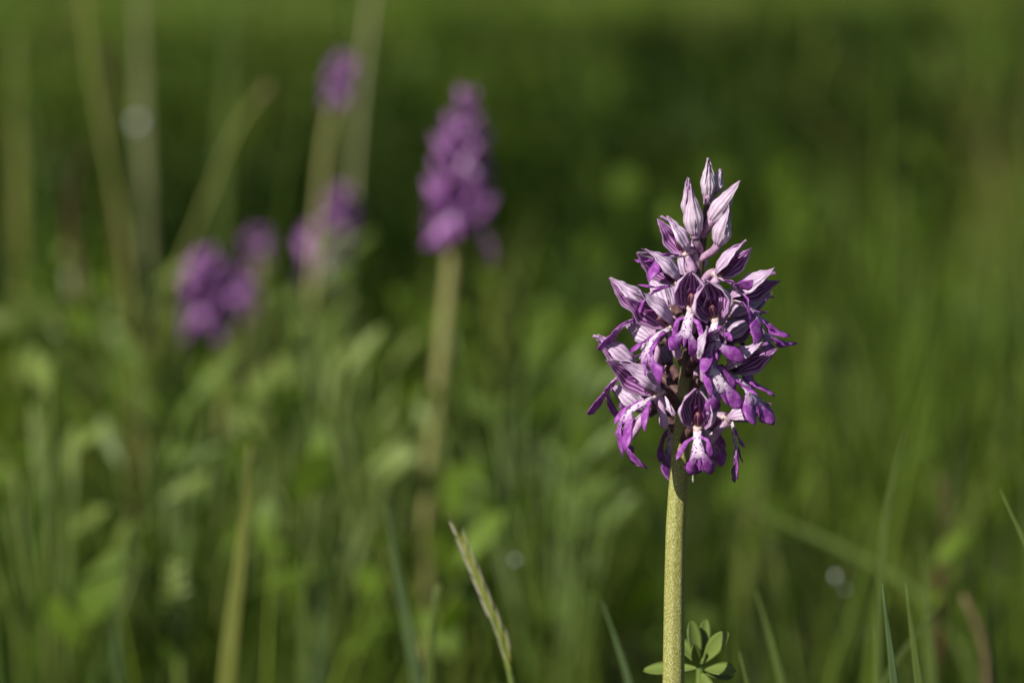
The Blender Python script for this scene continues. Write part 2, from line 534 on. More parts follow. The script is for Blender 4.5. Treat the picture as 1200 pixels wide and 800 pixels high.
def leaf_litter():
    """small oval leaves of clover and vetch through the sward"""
    n0 = 20000
    y = 0.30 + 7.3 * rng.uniform(0, 1, n0) ** 1.5
    hw = 0.18 * (y + 0.606) + 0.4
    x = rng.uniform(-1, 1, n0) * hw
    dn = 0.5 * vnoise(x, y, 0.33, 8) + 0.5 * vnoise(x, y, 0.11, 9)
    left = np.clip(0.75 - x / (0.18 * (y + 0.606)) * 0.55, 0.15, 1)
    keep = rng.uniform(0, 1, n0) < np.clip((dn - 0.42) * 4.0, 0, 1) * left
    x, y, dn = x[keep], y[keep], dn[keep]
    n = len(x)
    z = 0.03 + rng.uniform(0, 1, n) ** 0.7 * (0.10 + 0.11 * dn)
    z = clear_of_frame(x, y, z)
    L = rng.uniform(0.004, 0.015, n) * (1 + 0.10 * y)
    d1 = rng.normal(0, 1, (n, 3)); d1[:, 2] = np.abs(d1[:, 2]) * 1.2 + 0.5; d1 /= np.linalg.norm(d1, axis=1, keepdims=True)
    up = rng.normal(0, 0.5, (n, 3)); up[:, 2] += 1
    d2 = np.cross(up, d1); d2 /= np.linalg.norm(d2, axis=1, keepdims=True)
    d3 = np.cross(d1, d2)
    prof = [(-1, 0), (-.5, .30), (.1, .42), (.65, .28), (1, 0)]
    C = np.stack([x, y, z], 1)
    V = np.empty((n, 10, 3)); UV = np.zeros((n, 10, 2))
    for i, (a, w) in enumerate(prof):
        for s_, k in ((-1, 0), (1, 1)):
            V[:, i * 2 + k] = C + d1 * (a * L[:, None]) + d2 * (s_ * w * L[:, None] + 1e-5 * s_) + d3 * (abs(w) * 0.3 * L[:, None])
            UV[:, i * 2 + k] = (a, s_)
    q = np.array([(i * 2, i * 2 + 1, i * 2 + 3, i * 2 + 2) for i in range(4)])
    F = (np.arange(n)[:, None, None] * 10 + q[None]).reshape(-1, 4)
    ti = np.array([[0.108, 0.172, 0.016]]) * rng.uniform(0.75, 1.35, (n, 1)) * np.array([[1, 1, 1]])
    T = np.repeat(np.concatenate([ti, np.ones((n, 1))], 1), 10, axis=0)
    # a thin stalk under every leaf, down to the ground
    foot = C - d1 * L[:, None]
    gx = foot + rng.normal(0, .012, (n, 3)); gx[:, 2] = -0.01
    mid = foot * .5 + gx * .5 + rng.normal(0, .004, (n, 3))
    P = np.empty((n, 9, 3))
    for i, (q, w_) in enumerate(((foot, .00035), (mid, .0005), (gx, .0006))):
        for k in range(3):
            P[:, i * 3 + k] = q + np.array([math.cos(k * 2.094), math.sin(k * 2.094), 0]) * w_
    q2 = np.array([(i * 3 + k, i * 3 + (k + 1) % 3, i * 3 + 3 + (k + 1) % 3, i * 3 + 3 + k) for i in range(2) for k in range(3)])
    F2 = (np.arange(n)[:, None, None] * 9 + q2[None]).reshape(-1, 4) + n * 10
    T = np.concatenate([T, np.repeat(np.concatenate([ti, np.ones((n, 1))], 1), 9, axis=0)])
    V = np.concatenate([V.reshape(-1, 3), P.reshape(-1, 3)]); F = np.concatenate([F, F2])
    UV = np.concatenate([UV.reshape(-1, 2), np.zeros((n * 9, 2))])
    o = make_np("clover_leaves", V, F, UV, T, M['blade'])
    tag(o, "small rounded clover leaves crowding low in the meadow grass", "ground cover", kind="stuff")


leaf_litter()

# ------------------------------------------------------------------ unseen bushes on the left, added to cast shade over the meadow
def bush(loc, h, r, z0, nleaf, seed, label, L=0.03):
    """small tree: tapered trunk with limbs, crown of many single leaves in clumps"""
    rg = np.random.default_rng(seed)
    root = empty("shade_bush", loc)
    tag(root, label, "bush")
    mb = MB()
    mb.tube([Vector((0, 0, -.03)), Vector((.02, .01, h * .3)), Vector((-.02, .02, h * .6)), Vector((.01, 0, h * .92))], [.028, .022, .014, .004], 9)
    clumps = []
    for i in range(26):
        a = i * 2.4; t = (i + .5) / 26
        z = z0 + (h - z0) * t
        rr = r * (0.35 + 0.65 * math.sin(math.pi * min(1, t * .9 + .08))) * rg.uniform(.5, 1)
        e = Vector((math.cos(a) * rr, math.sin(a) * rr, z))
        b0 = Vector((0, 0, max(.05, z - rr * .7)))
        mb.tube([b0, b0.lerp(e, .5) + Vector((0, 0, .03)), e], [.008, .005, .002], 6)
        clumps.append(e)
    mb.build("trunk", M['g_brown'], root)
    c = np.array([clumps[k] for k in rg.integers(0, 26, nleaf)]) + rg.normal(0, r * .26, (nleaf, 3))
    c[:, 2] = c[:, 2].clip(z0 * .6, h * 1.05)
    d1 = rg.normal(0, 1, (nleaf, 3)); d1 /= np.linalg.norm(d1, axis=1, keepdims=True)
    up = rg.normal(0, .6, (nleaf, 3)); up[:, 2] += 1
    d2 = np.cross(up, d1); d2 /= np.linalg.norm(d2, axis=1, keepdims=True)
    V = np.empty((nleaf, 6, 3)); UV = np.zeros((nleaf, 6, 2))
    Ls = L * rg.uniform(.7, 1.3, (nleaf, 1))
    for i, (a, w) in enumerate(((-1, .05), (.1, .5), (1, .04))):
        for s_, k in ((-1, 0), (1, 1)):
            V[:, i * 2 + k] = c + d1 * (a * Ls) + d2 * (s_ * w * Ls); UV[:, i * 2 + k] = (a, s_)
    q = np.array([(0, 1, 3, 2), (2, 3, 5, 4)])
    F = (np.arange(nleaf)[:, None, None] * 6 + q[None]).reshape(-1, 4)
    ti = np.array([[.06, .10, .02]]) * rg.uniform(.7, 1.3, (nleaf, 1))
    T = np.repeat(np.concatenate([ti, np.ones((nleaf, 1))], 1), 6, axis=0)
    o = make_np("crown", V.reshape(-1, 3), F, UV.reshape(-1, 2), T, M['blade'])
    o.parent = root


SH = Vector((-sun_dir.x, -sun_dir.y)).normalized()
bush((0.50 - SH.x * 5.0, 6.0 - SH.y * 5.0, 0), 4.4, 0.62, 2.7, 5200, 23, "tall young hawthorn tree out of view beyond both hawthorn bushes, added for its shade", 0.05)
bush((-0.20 - SH.x * 1.9, 1.75 - SH.y * 1.9, 0), 1.75, 0.33, 0.80, 4600, 21, "slender leafy hawthorn bush out of view on the left, added to shade the meadow")
bush((0.30 - SH.x * 2.6, 3.2 - SH.y * 2.6, 0), 2.5, 0.42, 1.35, 4200, 22, "taller hawthorn bush with a bare lower trunk out of view behind the slender one, added for its shade", 0.036)

# ------------------------------------------------------------------ orchid flowers
def smooth01(x):
    x = max(0.0, min(1.0, x)); return x * x * (3 - 2 * x)


def interp(tab, x):
    for (x0, y0), (x1, y1) in zip(tab, tab[1:]):
        if x <= x1:
            return y0 + (y1 - y0) * smooth01((x - x0) / (x1 - x0))
    return tab[-1][1]


def sepal(mb, L, e, phic, hwid, rtab, tipout=0.0, wav=0.0, lat=1.0, nu=18, nv=10, th=0.22, seed=0, bend=0.0, wtab=None):
    """a curved sepal of the helmet as a thin closed shell; lengths in mm, frame: x outward, z up"""
    a = Vector((math.cos(e), 0, math.sin(e)))
    up = Vector((-math.sin(e), 0, math.cos(e)))
    bY = Vector((0, 1, 0))
    wtab = wtab or [(0, 0.55), (0.18, 0.85), (0.42, 1.0), (0.66, 0.74), (0.84, 0.40), (1.0, 0.04)]
    shells = []
    for inner in (0, 1):
        rows = []
        for i in range(nu + 1):
            u = i / nu
            w = hwid * interp(wtab, u)
            r0 = interp(rtab, u)
            row = []
            for j in range(nv + 1):
                v = -1 + 2 * j / nv
                ph = phic + v * w
                lip = 0.10 * abs(v) ** 3 * L * 0.12      # edges roll out a little
                r = r0 + tipout * max(0, u - 0.65) ** 1.5 * 10 + wav * math.sin(v * 5 + u * 7 + seed) * 0.16 + lip - inner * th
                c = a * (L * u) + up * (bend * u * u * L)
                p = c + up * (math.cos(ph) * r) + bY * (math.sin(ph) * r * lat)
                row.append((p * mm, (u, v), 0.0))
            rows.append(row)
        shells.append(rows)
    b0 = mb.grid(shells[0], 0)
    b1 = mb.grid(shells[1], 1, flip=True)
    nvv = nv + 1
    for i in range(nu):            # side rims
        p, q = i * nvv, (i + 1) * nvv
        mb.ngon((b0 + p, b0 + q, b1 + q, b1 + p), 0)
        mb.ngon((b0 + p + nv, b1 + p + nv, b1 + q + nv, b0 + q + nv), 0)
    for j in range(nv):
        mb.ngon((b0 + j, b1 + j, b1 + j + 1, b0 + j + 1), 0)
        k = nu * nvv + j
        mb.ngon((b0 + k, b0 + k + 1, b1 + k + 1, b1 + k), 0)


HELMET_R = [(0, 1.5), (0.2, 3.2), (0.45, 3.9), (0.7, 2.9), (0.9, 1.5), (1.0, 0.9)]
BUD_R = [(0, 0.9), (0.12, 2.2), (0.35, 2.9), (0.6, 2.0), (0.8, 1.0), (1.0, 0.25)]


def lip_mesh(mb, S, d0, d1, rnd, arm=1.0, spread=1.0, twist=0.0, lo=False):
    """man-shaped lip: waist, two arms, two legs and a tooth; all lofts share one curved sheet"""
    n = 60
    tot = 15.0 * S
    pts, nrm = [], []
    p = Vector((0.6, 0, -0.3)); ds = tot / n
    for i in range(n + 1):
        t = i / n
        g = d0 + (d1 - d0) * smooth01(t * 1.6)
        pts.append(p.copy()); nrm.append(Vector((-math.sin(g), 0, math.cos(g))))
        p = p + Vector((math.cos(g), 0, math.sin(g))) * ds

    def mp(s, t, h):
        f = max(0, min(n - 0.001, s * S / tot * n)); i = int(f); f -= i
        q = pts[i].lerp(pts[min(i + 1, n)], f); nn = nrm[i].lerp(nrm[min(i + 1, n)], f).normalized()
        tw = twist * (s / 12.0) ** 2
        tt = t * S
        return q + Vector((0, 1, 0)) * (tt * math.cos(tw)) + nn * (tt * math.sin(tw) + h * S)

    def limb(line, hw, thick, masks, curl, m=9, k=8):
        """line: control points (s,t); hw: half width table over 0..1"""
        if lo: m, k = 5, 5
        rows = []
        wob, ph0, cup = rnd.uniform(.08, .24), rnd.uniform(0, 6), rnd.uniform(-.30, .12)
        for i in range(m + 1):
            u = i / m
            s = interp_lin([(x, c[0]) for x, c in line], u); t = interp_lin([(x, c[1]) for x, c in line], u)
            s2 = interp_lin([(x, c[0]) for x, c in line], min(1, u + .02)); t2 = interp_lin([(x, c[1]) for x, c in line], min(1, u + .02))
            s1 = interp_lin([(x, c[0]) for x, c in line], max(0, u - .02)); t1 = interp_lin([(x, c[1]) for x, c in line], max(0, u - .02))
            ds_, dt_ = s2 - s1, t2 - t1
            ln = math.hypot(ds_, dt_) or 1
            px, pt = -dt_ / ln, ds_ / ln
            w = interp(hw, u)
            row = []
            for j in range(k):
                an = 2 * math.pi * j / k
                cw, sh = math.cos(an) * w * (1 + wob * math.sin(u * 9 + ph0)), math.sin(an) * thick * 0.62 * (0.4 + 0.6 * min(1, w / 0.8))
                ss, tt = s + px * cw, t + pt * cw
                h = sh + curl * u * u + (cup if hw[0][1] < 0.95 else -0.10) * cw * cw + 0.16 * math.sin(u * 9 + cw * 3 + ph0)         # convex across
                mk = interp(masks, u) * (1 - 0.55 * (abs(cw) / 1.6) ** 2)
                row.append((mp(ss, tt, h) * mm, (ss, tt), mk))
            rows.append(row)
        b = mb.grid(rows, 0, close=True)
        mb.ngon([b + j for j in range(k)][::-1]); mb.ngon([b + m * k + j for j in range(k)])

    limb([(0, (0, 0)), (1, (7.6, 0))], [(0, 1.0), (0.3, 1.25), (0.55, 1.25), (0.85, 1.9), (1, 0.9)], 0.34, [(0, 1), (0.75, 0.95), (1, 0.45)], 0, 10, 10)
    for sg in (-1, 1):
        r1, r2 = rnd.uniform(-.5, .5), rnd.uniform(-.6, .6)
        limb([(0, (1.6, sg * 0.6)), (0.35, (2.8, sg * 2.1 * arm)), (1, (6.9 + r1 * 2.5, sg * (3.4 + r2 * 2) * arm))],
             [(0, 0.5), (0.3, 0.52), (0.75, 0.85), (0.93, 0.6), (1, 0.12)], 0.30, [(0, 0.5), (0.3, 0.0), (1, 0)], rnd.uniform(-3.0, 3.4))
        sp = (3.0 + rnd.uniform(-1.0, 1.2)) * spread
        limb([(0, (5.6, sg * 0.55)), (0.4, (8.0, sg * (0.9 + 0.25 * sp))), (1, (11.6 + rnd.uniform(-.7, .7), sg * sp))],
             [(0, 0.8), (0.3, 1.1), (0.68, 1.75), (0.92, 1.15), (1, 0.25)], 0.34, [(0, 0.75), (0.35, 0.38), (0.7, 0.1), (1, 0)], rnd.uniform(-3.2, 1.8))
    limb([(0, (6.3, 0)), (1, (9.9, 0.3))], [(0, .7), (.6, .5), (1, .1)], 0.25, [(0, .3), (1, 0)], 0.5, 4, 6)


def interp_lin(tab, x):
    for (x0, y0), (x1, y1) in zip(tab, tab[1:]):
        if x <= x1:
            return y0 + (y1 - y0) * (x - x0) / (x1 - x0)
    return tab[-1][1]


def bez(p0, p1, p2, p3, n):
    out = []
    for i in range(n + 1):
        t = i / n; s = 1 - t
        out.append(p0 * s ** 3 + p1 * 3 * s * s * t + p2 * 3 * s * t * t + p3 * t ** 3)
    return out


PXM = 36.0 / LENS / 1200.0 * 0.606           # metres per photo pixel at the orchid
ORCHID_D = 0.606
# rachis centre line in photo pixels (y, x)
RACHIS = [(800, 789), (700, 790), (620, 791.5), (560, 795), (500, 799), (450, 803), (400, 808), (350, 815), (300, 821), (262, 826), (232, 829)]


def rachis_at(py):
    t = sorted(RACHIS)
    x = interp_lin(t, py) if py <= 800 else 789 - (py - 800) * 0.012
    return at(x, py, ORCHID_D)


root_pt = rachis_at(800)
BASE = Vector((root_pt.x - 0.0012, root_pt.y, 0.0))
orchid = empty("military_orchid", BASE)
tag(orchid, "sharp purple and pale pink orchid spike with helmet flowers on olive stem", "orchid", "military orchids in the meadow")


def main_stem():
    mb = MB()
    pts = [Vector((0, 0, -0.01)), Vector((0.0002, 0.0, 0.05)), Vector((0.0006, 0, 0.11))]
    rad = [3.1, 3.0, 2.6]; msk = [0, 0, 0]
    ys = list(range(800, 250, -10)) + [250, 240, 232]
    for y in ys:
        pts.append(rachis_at(y) - BASE)
        t = (800 - y) / 568
        rad.append(interp_lin([(0, 2.32), (0.42, 2.02), (0.52, 1.75), (0.7, 1.35), (0.9, 0.9), (1, 0.6)], t))
        msk.append(interp_lin([(0, 0), (0.57, 0.0), (0.65, 0.4), (0.72, 0.9), (1, 1)], t))
    mb.tube(pts, [r * mm for r in rad], 28, rib=0.035, nrib=7, masks=msk, side=(1, 0, 0))
    o = mb.build("stem", M['stem'], orchid)
    return o


main_stem()


def make_flower(i, px, py, dy, az, el, L=13.0, S=1.0, d0=-30, d1=-75, roll=0, arm=1.0, spread=1.0, yaw=0, tw=0.0,
                spur=(-115, 5.0), pale=False, start=30, open_=1.0):
    rnd = random.Random(500 + i)
    rx = interp_lin(sorted(RACHIS), py)
    px = rx + (px - rx) * (0.93 if px < rx else 0.88)
    L *= 0.85
    S *= 1.12
    thr = at(px, py, ORCHID_D) + Vector((0, dy * mm, 0)) - BASE
    f = Vector((math.sin(R(az)), -math.cos(R(az)), 0))
    left = Vector((0, 0, 1)).cross(f)
    rot = Matrix((f, left, (0, 0, 1))).transposed() @ Matrix.Rotation(R(roll), 3, 'X')
    inv = rot.transposed()
    # ovary from the rachis up to the throat
    r0 = rachis_at(py + start) - BASE
    p0 = inv @ (r0 - thr)
    out = Vector((p0.x * -1, p0.y * -1, 0)); ln = out.length or 1
    p1 = p0 + out * 0.25 + Vector((0, 0, 0.0030)); p3 = Vector((-0.9 * mm, 0, 0.4 * mm))
    p2 = p3 + Vector((-2.6 * mm, 0, 1.6 * mm))
    mb = MB()
    mb.tube(bez(p0, p1, p2, p3, 12), [x * mm for x in (.75, .85, .95, 1.0, 1.0, 1.0, 1.0, .98, .95, .92, .92, 1.0, 1.2)], 10, rib=0.09, nrib=3)
    fl = mb.build("flower", M['ovary_pale' if pale else 'ovary'], orchid)
    fl.matrix_local = Matrix.Translation(thr) @ rot.to_4x4()
    e = R(el)
    jr = lambda s: rnd.uniform(-s, s)
    k = open_
    # helmet
    rt = [(u, r * (L / 13.0) * (0.95 + jr(0.05))) for u, r in HELMET_R]
    for nm, pc, hw, dl, to in (("sepal", 0 + jr(.08), 0.80, 1.0 + jr(.04), 0.0 + jr(.3)),
                               ("sepal", 1.22 + jr(.10), 0.80, 0.98 + jr(.06), 0.5 + jr(.4)),
                               ("sepal", -1.22 + jr(.10), 0.80, 0.98 + jr(.06), 0.5 + jr(.4))):
        mb = MB()
        if k > 1.1: to = -0.35 + jr(.1)
        off = 0.28 if pc and abs(pc) > 0.5 else 0.0
        sepal(mb, L * dl, e + jr(.04), pc, hw, [(u, r + off) for u, r in rt], to, 1.0, lat=0.98 * k, seed=rnd.uniform(0, 6), bend=jr(.05),
              wtab=[(0, .6), (.18, .9), (.45, 1.06), (.75, 1.0), (.92, .72), (1, .15)] if k > 1.1 else None)
        mb.build(nm, [M['s_out'], M['s_in']], fl)
    # the two narrow petals inside
    for sg in (-1, 1):
        mb = MB()
        sepal(mb, L * 0.62, e - 0.08, sg * 0.55, 0.42, [(u, r * 0.66) for u, r in rt], -0.2, 0.6, nu=10, nv=5, th=0.15,
              wtab=[(0, .3), (.4, .8), (.8, .7), (1, .05)])
        mb.build("petal", [M['petal'], M['petal']], fl)
    # column: a short hooked stub with two dark pollen slits, cream throat below it
    mb = MB()
    ca = Vector((math.cos(e), 0, math.sin(e))); cu = Vector((-math.sin(e), 0, math.cos(e)))
    cp = [Vector((-0.2, 0, 0.1)) * mm + ca * (x * mm) + cu * (0.5 * mm) for x in (0.2, 0.8, 1.6, 2.5, 3.2, 3.6)]
    mb.tube(cp, [x * mm for x in (0.6, 0.75, 0.85, 0.85, 0.6, 0.15)], 10, flat=1.1)
    cl = mb.build("column", M['throat'], fl)
    for sg in (-1, 1):
        mb = MB()
        mb.tube([Vector((-0.2, sg * 0.42, 0.1)) * mm + ca * (x * mm) - cu * (0.12 * mm) for x in (0.9, 1.3, 2.2, 3.0, 3.4)],
                [x * mm for x in (.12, .42, .46, .36, .1)], 8)
        mb.build("anther", M['column'], fl)
    mb = MB()
    mb.tube([Vector((-1.4, 0, 0.6)) * mm, Vector((-.6, 0, 0.2)) * mm, Vector((0.2, 0, -0.15)) * mm, Vector((0.9, 0, -0.45)) * mm],
            [x * mm for x in (0.85, 0.7, 0.5, 0.2)], 12, flat=1.6)
    mb.build("throat", M['cream'], fl)
    # lip
    mb = MB()
    lip_mesh(mb, S, R(d0 + jr(8)), R(d1 + jr(10)), rnd, arm, spread, tw + jr(.9))
    lp = mb.build("lip", M['lip'], fl)
    lp.rotation_euler = (R(jr(12)), 0, R(yaw + jr(14)))
    # spur
    mb = MB()
    sa, sl_ = R(spur[0]), spur[1]
    q0 = Vector((-0.4, 0, -0.4)); sd = Vector((math.cos(sa), 0, math.sin(sa)))
    b_ = Vector((jr(.6) + .5, jr(.7), -0.4))
    mb.tube([(q0 + sd * (sl_ * t) + b_ * t * t) * mm for t in (0, .2, .45, .7, .86, .95, 1.0)], [x * mm for x in (.95, .9, .92, 1.02, .98, .75, .3)], 10)
    mb.build("spur", M['spur'], fl)
    # bract at the foot of the ovary
    mb = MB()
    a0 = p0 + Vector((0, 0, 0.0004)); dirb = (Vector((out.x / ln, out.y / ln, 1.0))).normalized()
    mb.tube([a0 + dirb * (t * 3.6 * mm) for t in (0, .25, .6, 1)], [x * mm for x in (.7, .85, .5, .08)], 8, flat=0.35, side=(0, 1, 0))
    mb.build("bract", M['bract'], fl)
    return fl


# throat pixel, depth offset mm (minus = towards lens), azimuth (0 = faces lens, minus = left), helmet elevation ...
FL = [
    dict(px=800, py=297, dy=-2, az=-62, roll=18, el=62, L=11.5, S=.78, d0=8, d1=-8, pale=True, start=26, spur=(-120, 4)),
    dict(px=845, py=322, dy=-4, az=48, roll=-18, el=50, L=11.5, S=.75, d0=-10, d1=-25, pale=True, start=28, spur=(-130, 4.5)),
    dict(px=789, py=329, dy=-4, az=-62, roll=18, el=42, L=12.5, S=.9, d0=-2, d1=-40, spur=(-140, 4.5)),
    dict(open_=1.38, spread=1.45, arm=1.25, px=806, py=357, dy=-9, az=-14, el=70, L=10.6, S=.75, d0=-55, d1=-80, roll=-4),
    dict(open_=1.38, spread=1.45, arm=1.25, px=837, py=368, dy=-10, az=4, el=70, L=11.6, S=.8, d0=-45, d1=-82, roll=16, yaw=-35),
    dict(px=864, py=350, dy=-2, az=72, roll=-18, el=28, L=13, S=.95, d0=-25, d1=-62),
    dict(px=752, py=371, dy=3, az=-75, roll=18, el=45, L=12.5, S=.9, d0=-20, d1=-55),
    dict(px=779, py=379, dy=-7, az=-52, roll=18, el=40, L=13.5, S=1.18, d0=-15, d1=-78, spur=(-100, 6)),
    dict(px=768, py=404, dy=3, az=-125, el=20, L=10, S=.9, d0=-35, d1=-80, spur=(-80, 6)),
    dict(px=738, py=436, dy=4, az=-82, roll=18, el=40, L=13, S=.95, d0=-25, d1=-80),
    dict(px=765, py=457, dy=-7, az=-58, roll=18, el=37, L=15, S=1.22, d0=-12, d1=-62, spur=(-95, 6.5)),
    dict(px=752, py=484, dy=2, az=-98, roll=18, el=32, L=11.5, S=.95, d0=-40, d1=-78, spur=(-60, 6)),
    dict(px=826, py=413, dy=-10, az=28, el=50, L=12.0, S=.95, d0=-35, d1=-88, roll=8),
    dict(px=859, py=433, dy=-5, az=48, roll=-18, el=36, L=13.5, S=1.1, d0=-20, d1=-75),
    dict(open_=1.38, spread=1.45, arm=1.25, px=816, py=494, dy=-9, az=-10, el=71, L=11.2, S=.74, d0=-62, d1=-86, roll=-2),
    dict(px=861, py=491, dy=-1, az=80, roll=-18, el=16, L=11, S=.95, d0=-70, d1=-98, spur=(-135, 6.5), pale=True),
    dict(px=868, py=378, dy=6, az=82, roll=-18, el=30, L=12, S=1.0, d0=-15, d1=-50),
    dict(px=856, py=408, dy=6, az=75, roll=-18, el=35, L=12, S=1.0, d0=-25, d1=-75),
    dict(px=812, py=330, dy=8, az=170, el=45, L=12, S=.9),
    dict(px=788, py=372, dy=9, az=-155, el=40, L=12, S=.9),
    dict(px=836, py=385, dy=9, az=140, el=40, L=12, S=1.0),
    dict(px=782, py=440, dy=9, az=-150, el=38, L=12, S=1.0),
    dict(px=822, py=455, dy=9, az=150, el=38, L=12, S=1.05),
    dict(px=794, py=500, dy=8, az=-160, el=35, L=11.5, S=1.05, d0=-55, d1=-90),
    dict(px=832, py=500, dy=8, az=165, el=20, L=11, S=.9, d0=-55, d1=-85),
]
for i, kw in enumerate(FL):
    make_flower(i, **kw)


def make_bud(i, px, py, dy, az, el, L, r=1.0, start=22):
    """closed bud: three overlapping sepals with free tips; px,py is its base"""
    rnd = random.Random(900 + i)
    thr = at(px, py, ORCHID_D) + Vector((0, dy * mm, 0)) - BASE
    f = Vector((math.sin(R(az)), -math.cos(R(az)), 0))
    left = Vector((0, 0, 1)).cross(f)
    rot = Matrix((f, left, (0, 0, 1))).transposed()
    inv = rot.transposed()
    p0 = inv @ (rachis_at(py + start) - BASE - thr)
    e = R(el)
    ca = Vector((math.cos(e), 0, math.sin(e)))
    mb = MB()
    mb.tube(bez(p0, p0 + Vector((0, 0, 0.0018)), -ca * 0.0025, ca * 0.0008, 10), [x * mm for x in (.7, .75, .8, .85, .85, .85, .85, .85, .9, 1., 1.1)], 9, rib=.08, nrib=3)
    bd = mb.build("bud", M['ovary_pale'], orchid)
    bd.matrix_local = Matrix.Translation(thr) @ rot.to_4x4()
    for pc, dl in ((3.1416, 0.86), (1.05, 0.97), (-1.05, 1.0)):
        mb = MB()
        sepal(mb, L * dl, e, pc, 1.15, [(u, q * r) for u, q in BUD_R], 0.02 + rnd.uniform(0, .12), 0.6, nu=16, nv=10, th=0.2, seed=rnd.uniform(0, 6),
              wtab=[(0, 0.9), (0.3, 1.0), (0.65, 1.0), (0.88, 0.85), (1.0, 0.15)], bend=rnd.uniform(-.04, .06))
        mb.build("sepal", [M['s_bud'], M['s_in']], bd)
    mb = MB()
    a0 = p0; dirb = (ca + Vector((0.3, 0, 0.3))).normalized()
    mb.tube([a0 + dirb * (t * 3.0 * mm) for t in (0, .25, .6, 1)], [x * mm for x in (.6, .75, .45, .08)], 8, flat=0.35, side=(0, 1, 0))
    mb.build("bract", M['bract'], bd)


make_bud(0, 829, 232, 0, 30, 87, 8.6, .58, 8)
make_bud(1, 814, 276, -3, -60, 82, 11.8, .76)
make_bud(2, 808, 256, 1, -75, 86, 8.8, .55, 30)
make_bud(3, 831, 259, -3, 80, 55, 11.0, .70)
make_bud(4, 840, 286, -3, 66, 72, 9.2, .72)
make_bud(5, 838, 226, 2, 80, 72, 5.2, .6, 14)

# ------------------------------------------------------------------ background orchids
def low_flower(seed):
    rnd = random.Random(seed)
    mb = MB()
    L = 12.5
    e = R(rnd.uniform(32, 50))
    for pc, hw in ((0, .85), (1.28, .9), (-1.28, .9)):
        sepal(mb, L, e, pc, hw, HELMET_R, 0.2, 1, nu=8, nv=5, seed=rnd.uniform(0, 6))
    hood = mb.build("flower", [M['s_rose'], M['s_in']])
    me_h = hood.data
    bpy.data.objects.remove(hood)
    mb = MB()
    lip_mesh(mb, rnd.uniform(.95, 1.15), R(rnd.uniform(-40, -15)), R(-78), rnd, lo=True)
    lp = mb.build("lip", M['lip'])
    me_l = lp.data
    bpy.data.objects.remove(lp)
    return me_h, me_l


LOW = [low_flower(s) for s in range(5)]


def stem_points(line, d, ground_dx=0.0):
    pts = [at(x, y, d) for x, y in line]
    last = pts[-1]
    if last.z > 0.02:
        pts.append(Vector((last.x + ground_dx * 0.5, last.y, last.z * 0.5)))
        pts.append(Vector((last.x + ground_dx, last.y, -0.01)))
    return pts


def resample(pts, n):
    """even steps along a polyline, corners rounded off"""
    cum = [0.0]
    for p, q in zip(pts, pts[1:]): cum.append(cum[-1] + (q - p).length)
    out, k = [], 0
    for i in range(n + 1):
        c = cum[-1] * i / n
        while k < len(pts) - 2 and c > cum[k + 1]: k += 1
        out.append(pts[k].lerp(pts[k + 1], (c - cum[k]) / max(1e-9, cum[k + 1] - cum[k])))
    for _ in range(max(4, n // 6)):
        out = [out[0]] + [out[i - 1] * .25 + out[i] * .5 + out[i + 1] * .25 for i in range(1, n)] + [out[-1]]
    return out


def far_orchid(line, d, spike_px, nfl, label, width=1.0, stem_r=2.2, dark=0.2, buds=3):
    """line: pixels from the spike's tip down the stem; spike_px: length of the flowering part in pixels"""
    pts = resample(stem_points(line, d), 60)
    root = empty("military_orchid", (pts[-1].x, pts[-1].y, 0))
    o0 = root.location.copy()
    tag(root, label, "orchid", "military orchids in the meadow")
    mb = MB()
    rel = [p - o0 for p in pts]
    slen = spike_px * 0.0003 * d
    cum = [0]
    for a, b in zip(rel, rel[1:]): cum.append(cum[-1] + (b - a).length)
    rr = [min(stem_r, 0.6 + c / slen * 0.9) * mm if c < slen else stem_r * mm for c in cum]
    mb.tube(rel, rr, 10, masks=[dark if c > slen else 0.7 for c in cum], side=(1, 0, 0))
    mb.build("stem", M['stem'], root)

    def along(c):
        for a, b, ca, cb in zip(rel, rel[1:], cum, cum[1:]):
            if c <= cb: return a.lerp(b, (c - ca) / (cb - ca))
        return rel[-1]
    rnd = random.Random(int(d * 1000) + nfl)
    for i in range(nfl):
        t = (i + 0.5) / nfl
        c = slen * (0.04 + 0.96 * t + rnd.uniform(-.03, .03))
        az = i * R(137.5) + rnd.uniform(-.2, .2)
        k = interp_lin([(0, .42), (.25, .70), (.5, .90), (.8, .92), (1, 1.15)], t) * width * rnd.uniform(.72, 1.25)
        me_h, me_l = LOW[rnd.randrange(5)]
        fl = bpy.data.objects.new("flower", me_h); col.objects.link(fl); fl.parent = root
        dirv = Vector((math.cos(az), math.sin(az), 0))
        fl.location = along(c) + dirv * (4.0 * mm * k)
        fl.rotation_euler = (0, R(-35 * (1 - t) ** 2), az)
        fl.scale = (k, k, k)
        if t > 0.15:
            lp = bpy.data.objects.new("lip", me_l); col.objects.link(lp); lp.parent = fl
    return root


